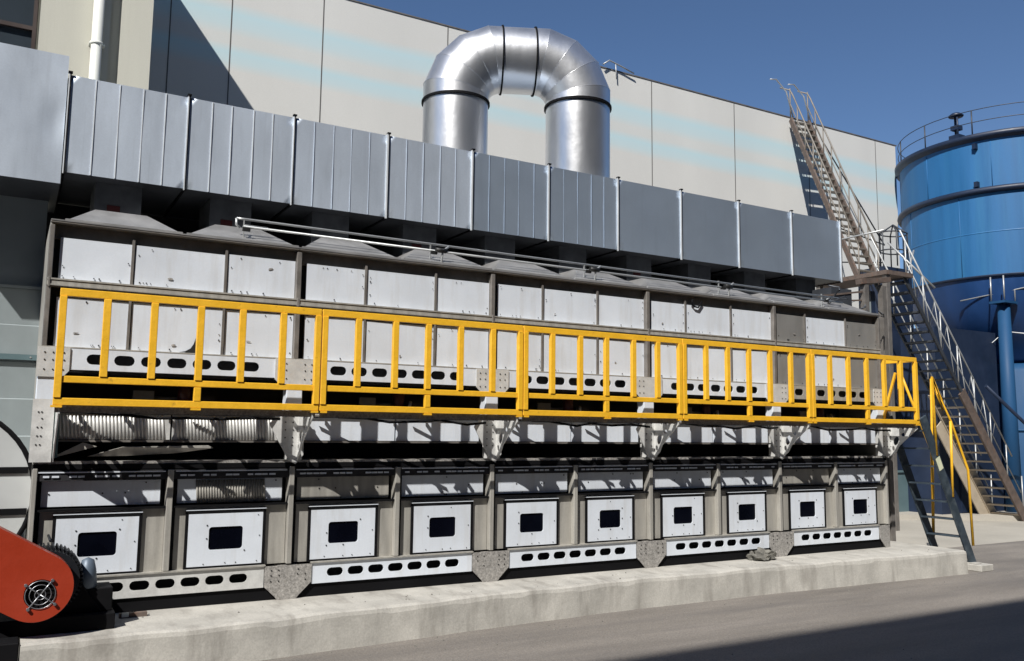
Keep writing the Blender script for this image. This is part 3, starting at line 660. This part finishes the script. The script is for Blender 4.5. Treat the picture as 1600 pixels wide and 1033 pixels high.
for i in range(48): t = 2*math.pi*i/48; g.bar((mx+mr*.84*math.cos(t), -.72, mz+mr*.84*math.sin(t)), (mx+mr*.84*math.cos(t), -.34, mz+mr*.84*math.sin(t)), .012, .07, up=(math.cos(t), 0, math.sin(t)))
g.tube([(mx+.0, -.74, mz+.33), (mx+.0, -.3, mz+.33)], .012, 6); g.build('motor', motor_m, grd)
g = G(); g.lathe([(.01, .60), (.05, .58), (.07, .50), (.085, .36), (.03, .30)], (.47, -.55), 16); g.build('junction_cap', motorc, grd)
g = G(); g.box(-.9, .70, -.72, -.28, .0, .14, 0); g.box(.30, .68, -.62, -.30, .14, .34, 0); g.box(-.9, -.03, -1.02, -.76, GZ, .02, 0); g.prism([(.25, .14), (.60, .14), (.42, .40), (.25, .40)], 'y', -.64, -.625); g.build('base_frame', black, grd, bevel=.01)
fan = thing('round_fan_casing', (-.85, .5, .3), 'pale round fan casing with black bands behind the orange guard', 'fan')
g = G(); fc = (-.78, 1.12); fr = .80
g.prism(circ(fc[0], fc[1], fr, 48), 'y', .28, .30); n = 48; p = circ(fc[0], fc[1], fr, 48)
g.add([(q[0], .30, q[1]) for q in p]+[(q[0], .85, q[1]) for q in p], [(i, (i+1) % n, n+(i+1) % n, n+i) for i in range(n)], 0, True); g.prism(p, 'y', .85, .87); g.build('casing', fanwhite, fan)
g = G()
for z in (1.335, .95): hw = math.sqrt(fr*fr-(z-fc[1])**2)-.02; g.box(fc[0]-hw, fc[0]+hw, .262, .279, z-.03, z+.03)
g.tube([(q[0], .29, q[1]) for q in circ(fc[0], fc[1], fr+.01, 48)], .026, 6, closed=True); g.build('band', black, fan)
for x in (-1.3, -.3): g = G(); g.box(x-.04, x+.04, .35, .8, GZ, .7); g.build('leg', motor_m, fan)

# pale siding wall at the left behind the fan
sid = thing('siding_wall', (-1, 1.7, GZ), 'pale horizontally boarded wall at the left edge behind the fan casing', 'wall')
g = G(); 
for i in range(9): z = GZ+i*.40; g.add([(-4, 1.60, z), (.0, 1.60, z), (.0, 1.585, z+.385), (-4, 1.585, z+.385), (0, 1.60, z+.398), (-4, 1.60, z+.398)], [(0, 1, 2, 3), (3, 2, 4, 5)])
g.box(-4, -.0, 1.61, 1.75, GZ, 3.24); g.box(-4, .0, 1.56, 1.75, 3.24, 3.27); g.build('boarding', siding_m, sid)
g = G(); g.box(-4, .02, 1.54, 1.583, 2.46, 2.52); bolt(g, -.06, 1.54, 2.49, 1, .01); g.build('trim_strip', [teal, railw], sid)
g = G(); g.box(-4, -.0, 1.64, 1.75, 3.275, 4.6); g.build('upper_boarding', shaded_siding_m, sid)

# ------------------------------------------------------------------ factory building
fac = thing('factory_building', (14, 10, GZ), 'tall cream factory building with two faded cyan bands, behind the whole machine', 'building')
YW = 8.4; YB = 4.5; XE = 1.28; HT = 11.17
g = G(); g.box(XE+.01, 24.3, YW, YW+6, GZ, HT); g.build('main_wall', cream, fac)
g = G(); g.box(XE+.01, 24.36, YW-.015, YW+.4, HT+.001, HT+.03); g.build('coping', frame_m, fac)
g = G()
for x in (2.03, 3.2, 5.12, 8.1, 11.1, 14.17, 17.17, 20.2, 23.3): g.box(x-.012, x+.012, YW-.004, YW+.01, GZ, HT-.02)
g.build('wall_joints', seam_m, fac)
g = G()
g.box(-12, -.24, YB+.12, YW+6, GZ, HT+.25); g.box(-.24, XE, YB+.10, YW+6, GZ, HT+.25); g.build('wing_wall', creamw, fac)
g = G(); g.box(-.215, .70, YB, YB+.10, GZ, HT+.25); g.box(.845, XE, YB, YB+.10, GZ, HT+.25); g.build('pilaster', creamw, fac)
g = G(); g.box(-12, XE+.03, YB-.04, YB+.3, HT+.252, HT+.32); g.build('coping', frame_m, fac)
g = G(); g.tube([(.53, YB-.11, GZ), (.53, YB-.11, HT-.1)], .075, 16)
for z in (1.5, 4.5, 7.33, 10.2): g.tube([(.53, YB-.11, z-.02), (.53, YB-.11, z+.02)], .088, 16); g.box(.43, .64, YB-.12, YB-.001, z-.012, z+.012)
g.build('drainpipe', pvc, fac)
# windows on the wing
for z0, z1 in ((6.1, 8.6),):
    g = G(); xa, xb = -3.2, -.25; y = YB+.06
    g.box(xa, xb, y, y+.055, z0, z0+.06); g.box(xa, xb, y, y+.055, z1-.06, z1); g.box(xb-.05, xb, y, y+.055, z0+.06, z1-.06); g.box(xa, xa+.05, y, y+.055, z0+.06, z1-.06)
    g.box(xa+.05, xb-.05, y, y+.055, 7.40, 7.46); g.box(-1.5, -1.45, y+.001, y+.054, z0+.06, 7.399); wf = g.build('window', winframe, fac)
    g = G(); g.box(xa+.02, xb-.02, y+.058, y+.062-.0, z0+.02, z1-.02); g.build('glass', winglass, wf)
# damaged coping end near the arch
g = G(); g.tube([(12.5, 8.3, HT+.05), (12.7, 8.3, HT+.2), (13.1, 8.3, HT+.12), (13.5, 8.3, HT+.02)], .02, 6); g.tube([(12.9, 8.3, HT+.15), (12.95, 8.33, HT-.25)], .015, 6); g.build('roof_bracket', railw, fac)

# warehouse behind the camera: its roof edge throws the shade on the yard
hw_ = 22.0; ysh = -2.50; yo = ysh-(hw_-GZ)/1.64
wh = thing('warehouse_building', (0, yo-4, GZ), 'tall grey warehouse behind the viewer shading the yard', 'building')
g = G(); g.box(-70, 60, yo-8, yo, GZ, hw_-.3); g.build('wall', ware, wh)
g = G(); g.box(-70, 60, yo-8, yo+.05, hw_-.299, hw_); g.build('parapet', concrete, wh)
for i in range(14):
    x = -60+8*i; g = G(); g.box(x, x+4, yo+.01, yo+.06, 3, 5.5); g.build('window', winglass, wh)

# ------------------------------------------------------------------ silo
cx, cy = 25.8, 5.67; r = 3.0
silo = thing('blue_silo', (cx, cy, GZ), 'big weathered blue round silo at the right edge, with a dark rim and ring', 'silo')
g = G(); g.lathe([(r, 6.2), (r, 8.5)], (cx, cy), 96); g.lathe([(r-.0, 8.66), (r, 10.1)], (cx, cy), 96); 
for i in range(10):
    for z0_, z1_, o_ in ((6.22, 8.49, 0), (8.68, 10.0, .3)):
        t_ = i*math.pi/5+o_+.1; g.tube([(cx+r*math.cos(t_), cy+r*math.sin(t_), z0_), (cx+r*math.cos(t_), cy+r*math.sin(t_), z1_)], .011, 4, 0)
g.lathe([(r, 7.38), (r+.010, 7.395), (r+.010, 7.405), (r, 7.42)], (cx, cy), 96); g.build('shell', tank_l, silo)
g = G(); g.lathe([(r-.05, 8.5), (r+.10, 8.52), (r+.12, 8.58), (r+.10, 8.66), (r-.05, 8.67)], (cx, cy), 96); g.build('ring', tank_k, silo)
g = G(); g.lathe([(r-.05, 10.0), (r+.13, 10.1), (r+.14, 10.22), (r-.0, 10.24), (.2, 10.5), (0, 10.5)], (cx, cy), 96); g.build('rim', tank_k, silo)
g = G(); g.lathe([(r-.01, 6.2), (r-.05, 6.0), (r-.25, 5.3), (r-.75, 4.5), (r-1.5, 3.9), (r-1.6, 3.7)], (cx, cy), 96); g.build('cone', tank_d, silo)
g = G(); g.lathe([(r+.02, 6.2), (r+.03, 6.14), (r-.02, 6.13)], (cx, cy), 96); g.build('ring', tank_k, silo)
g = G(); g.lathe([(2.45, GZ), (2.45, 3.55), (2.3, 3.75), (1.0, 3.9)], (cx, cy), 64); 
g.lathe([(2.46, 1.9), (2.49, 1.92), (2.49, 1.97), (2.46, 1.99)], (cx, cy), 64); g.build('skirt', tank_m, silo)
def legp(x, y):
    g = G(); g.tube([(x, y, GZ), (x, y, 5.35)], [.21, .155], 20); g.box(x-.3, x+.3, y-.22, y+.22, 5.36, 5.42, 0)
    g.build('leg', tank_m, silo)
    g = G(); [g.tube([(x+a, y+b, 5.43), (x+a, y+b, 6.1)], .02, 6) for a in (-.25, .25) for b in (-.18, .18)]; g.build('leg_bracket', railw, silo)
for a in (205, 115, 25, 295): legp(cx+3.0*math.cos(R(a)), cy+3.0*math.sin(R(a)))
g = G(); p0 = Vector((cx+3*math.cos(R(205)), cy+3*math.sin(R(205)), 4.6)); g.tube([p0, (cx-2.9, cy+.5, 3.2)], .012, 6); g.tube([p0, (cx-.3, cy-2.95, 4.3)], .018, 6); g.tube([(cx-2.98, cy-.2, 5.55), (cx-2.35, cy-1.75, 5.8)], .018, 6); g.build('tie_rod', railw, silo)
g = G()
ar = r+.02; n = 26
for i in range(n):
    t0 = math.pi*.62+i*(2*math.pi)/n; t1 = t0+2*math.pi/n; p = lambda t, z: (cx+ar*math.cos(t), cy+ar*math.sin(t), z)
    for z in (10.6, 10.95): g.tube([p(t0, z), p((t0+t1)/2, z), p(t1, z)], .012, 5, cap=False)
    if i % 2 == 0: g.tube([p(t0, 10.2), p(t0, 10.95)], .02, 5)
g.build('roof_railing', raild, silo)
vx, vy = cx-1.75, cy+.44
g = G(); g.box(vx-.16, vx+.16, vy-.16, vy+.16, 10.3, 10.78); g.tube([(vx-.09, vy-.09, 10.7), (vx-.09, vy-.09, 11.38)], .03, 8); g.tube([(vx+.09, vy+.09, 10.7), (vx+.09, vy+.09, 11.38)], .03, 8); g.box(vx-.12, vx+.12, vy-.12, vy+.12, 10.95, 11.08); g.lathe([(.0, 11.50), (.12, 11.48), (.22, 11.40), (.20, 11.37), (0, 11.37)], (vx, vy), 20); g.build('roof_vent', tank_k, silo)
g = G(); t0 = R(196); 
for z in (8.8, 9.9): g.box(cx+r*math.cos(t0)-.12, cx+r*math.cos(t0)+.0, cy+r*math.sin(t0)-.05, cy+r*math.sin(t0)+.05, z-.1, z+.05)
for z in (8.35, 8.55): g.box(cx+(r+.1)*math.cos(R(222)), cx+(r+.1)*math.cos(R(222))+.03, cy+(r+.1)*math.sin(R(222))-.1, cy+(r+.1)*math.sin(R(222)), z-.25, z)
g.build('lug', tank_k, silo)

# ------------------------------------------------------------------ stair tower and stairs
st = thing('lower_stair', (20, 4, GZ), 'long tan steel stair with pale tube handrails descending in front of the silo', 'stairs')
TA = Vector((17.75, 0, 5.45)); TB = Vector((22.15, 0, GZ+.05)); dd = (TB-TA)
def sp(t, y): q = TA+dd*t; return Vector((q.x, y, q.z))
for y in (3.6, 4.4):
    g = G(); g.bar(sp(0, y), sp(.46, y), .04, .09, 1); g.bar(sp(.455, y), sp(1, y), .05, .26, 0)
    g.build('stringer', [tan if y > 4 else rust, raild], st)
g = G(); g.bar(sp(.56, 4.42)-Vector((.12, 0, .12)), sp(.97, 4.42)-Vector((.12, 0, .12)), .03, .55); g.build('side_sheet', tan, st)
for i in range(26):
    c = sp((i+.5)/26, 4); g = G(); g.box(c.x-.12, c.x+.12, 3.63, 4.37, c.z-.02, c.z+.02); g.build('tread', tan if i > 12 else raild, st)
for y in (3.6, 4.4):
    g = G(); up_ = Vector((0, 0, 1.0))
    g.tube([sp(-.02, y)+up_*1.0, sp(.9, y)+up_], .020, 6); g.tube([sp(0, y)+up_*.5, sp(.97, y)+up_*.5], .014, 6)
    for i in range(8): t_ = .02+i*.138; g.tube([sp(t_, y), sp(t_, y)+up_], .017, 6)
    g.build('handrail', railw, st)
g = G()
for i in range(7): t_ = .05+i*.1; g.tube([sp(t_, 3.6)+Vector((0, 0, .95)), sp(t_+.05, 3.6)+Vector((0, 0, .05)), sp(t_+.1, 3.6)+Vector((0, 0, .95))], .012, 5)
g.build('safety_mesh', railw, st)
g = G(); g.tube([(20.6, 3.5, 3.0), (22.2, 3.3, 1.9), (23.4, 3.2, 1.0)], .045, 6)
tag(g.build('cable_tray', navy, loc=(22, 3.3, 1.0)), 'dark pipe sloping down beside the lower stair in front of the silo', 'pipe')
shade_blk = thing('navy_shade_block', (22.6, 5.2, GZ), 'dark navy block standing in for shade under the lower stair, left of the silo', 'shade block')  # navy block added to darken the area below the stair and close gaps
g = G(); g.box(20.5, 23.2, 4.75, 6.2, GZ+.1, 4.6); g.build('body', navy, shade_blk)
g = G(); g.box(21.3, 22.1, 4.72, 4.75, GZ+.15, 1.9); g.build('front_slab', navy, shade_blk)
tw = thing('stair_tower', (18.5, 4.8, GZ), 'landing between the two stairs on a dark navy steel tower with a teal base cabinet', 'stair tower')
g = G(); g.box(17.0, 17.95, 3.5, 5.6, 5.44, 5.54); g.build('landing', rust, tw)
for x, y in ((17.1, 3.6), (17.1, 5.5), (17.85, 5.5)): g = G(); g.box(x-.06, x+.06, y-.06, y+.06, GZ, 5.44); g.build('post', frame_m, tw)
g = G(); g.box(19.95, 21.1, 5.75, 6.6, .86, 6.3); g.build('shaft', navy, tw)
g = G(); g.box(19.7, 21.1, 5.7, 6.7, GZ, .80); g.box(19.66, 21.14, 5.66, 6.74, .80, .85); g.build('base_cabinet', teal, tw)
g = G()
for z in (6.75, 7.25): g.tube([(20.0+.45*(1-math.cos(t_)), 5.8+.3*math.sin(t_), z) for t_ in [math.pi*2*i/12 for i in range(12)]], .02, 5, closed=True)
for i in range(6): t_ = math.pi*2*i/6; g.tube([(20.0+.45*(1-math.cos(t_)), 5.8+.3*math.sin(t_), 6.3), (20.0+.45*(1-math.cos(t_)), 5.8+.3*math.sin(t_), 7.25), (20.45, 5.8, 7.5)], .02, 5)
g.tube([(20.0, 5.8, 6.9), (19.0, 6.5, 7.4), (18.2, 6.5, 7.3)], .018, 5); g.tube([(20.0, 5.8, 6.4), (18.8, 6.5, 6.4)], .018, 5); g.build('ladder_cage', raild, tw)
g = G(); P = [Vector(q) for q in ((18.4, 3.7, 5.5), (18.5, 5.5, 5.5))]
g.tube([(19.3, 4.4, 6.4), (17.8, 3.6, 5.3)], .025, 6); g.tube([(18.3, 4.4, 6.5), (18.9, 3.6, 5.3)], .025, 6); g.tube([(17.1, 3.6, 6.5), (17.1, 5.5, 6.5), (17.9, 5.5, 6.5)], .02, 6); g.build('landing_rail', railw, tw)

us = thing('upper_stair', (19, 6.6, 5.5), 'steep rusty upper stair climbing from the landing to the factory roof', 'stairs')
UA = (Vector((19.3, 8.25, 11.05)), Vector((20.05, 8.25, 11.1))); UB = (Vector((18.1, 5.1, 5.6)), Vector((18.85, 5.1, 5.6)))
for a, b in zip(UA, UB): g = G(); g.bar(a, b, .05, .16); g.build('stringer', rust, us)
for i in range(24):
    t_ = (i+.5)/24; a = UA[0].lerp(UB[0], t_); b = UA[1].lerp(UB[1], t_); g = G(); g.bar(a, b, .03, .2, up=(0, 1, .1)); g.build('tread', tan2, us)
for a, b in zip(UA, UB):
    g = G(); u_ = Vector((0, 0, .95)); g.tube([a+Vector((-.2, .2, 1.0)), a+Vector((0, 0, .9)), a.lerp(b, .05)+u_, b+u_], .022, 6)
    for i in range(9): t_ = i/8; g.tube([a.lerp(b, t_), a.lerp(b, t_)+u_], .018, 6)
    g.tube([a+u_*.5, b+u_*.5], .015, 6); g.build('handrail', tan2, us)
for x in (19.35, 20.1):
    g = G(); g.tube([(x, 8.2, 11.1), (x-.15, 8.3, 11.9), (x-.45, 8.4, 12.25), (x-.7, 8.4, 12.2)], .02, 6); g.build('grab_rail', railw, us)
g = G(); g.tube([(20.35, 8.3, 11.2), (20.6, 8.2, 10.6), (22.9, 7.9, 7.6)], .02, 6)
for t_ in (.3, .6): q = Vector((20.6, 8.2, 10.6)).lerp(Vector((22.9, 7.9, 7.6)), t_); g.tube([q, q-Vector((0, 0, .9))], .012, 5)
g.build('guide_rail', raild, us)

for o in bpy.data.objects:
    if '_o' in o: del o['_o']
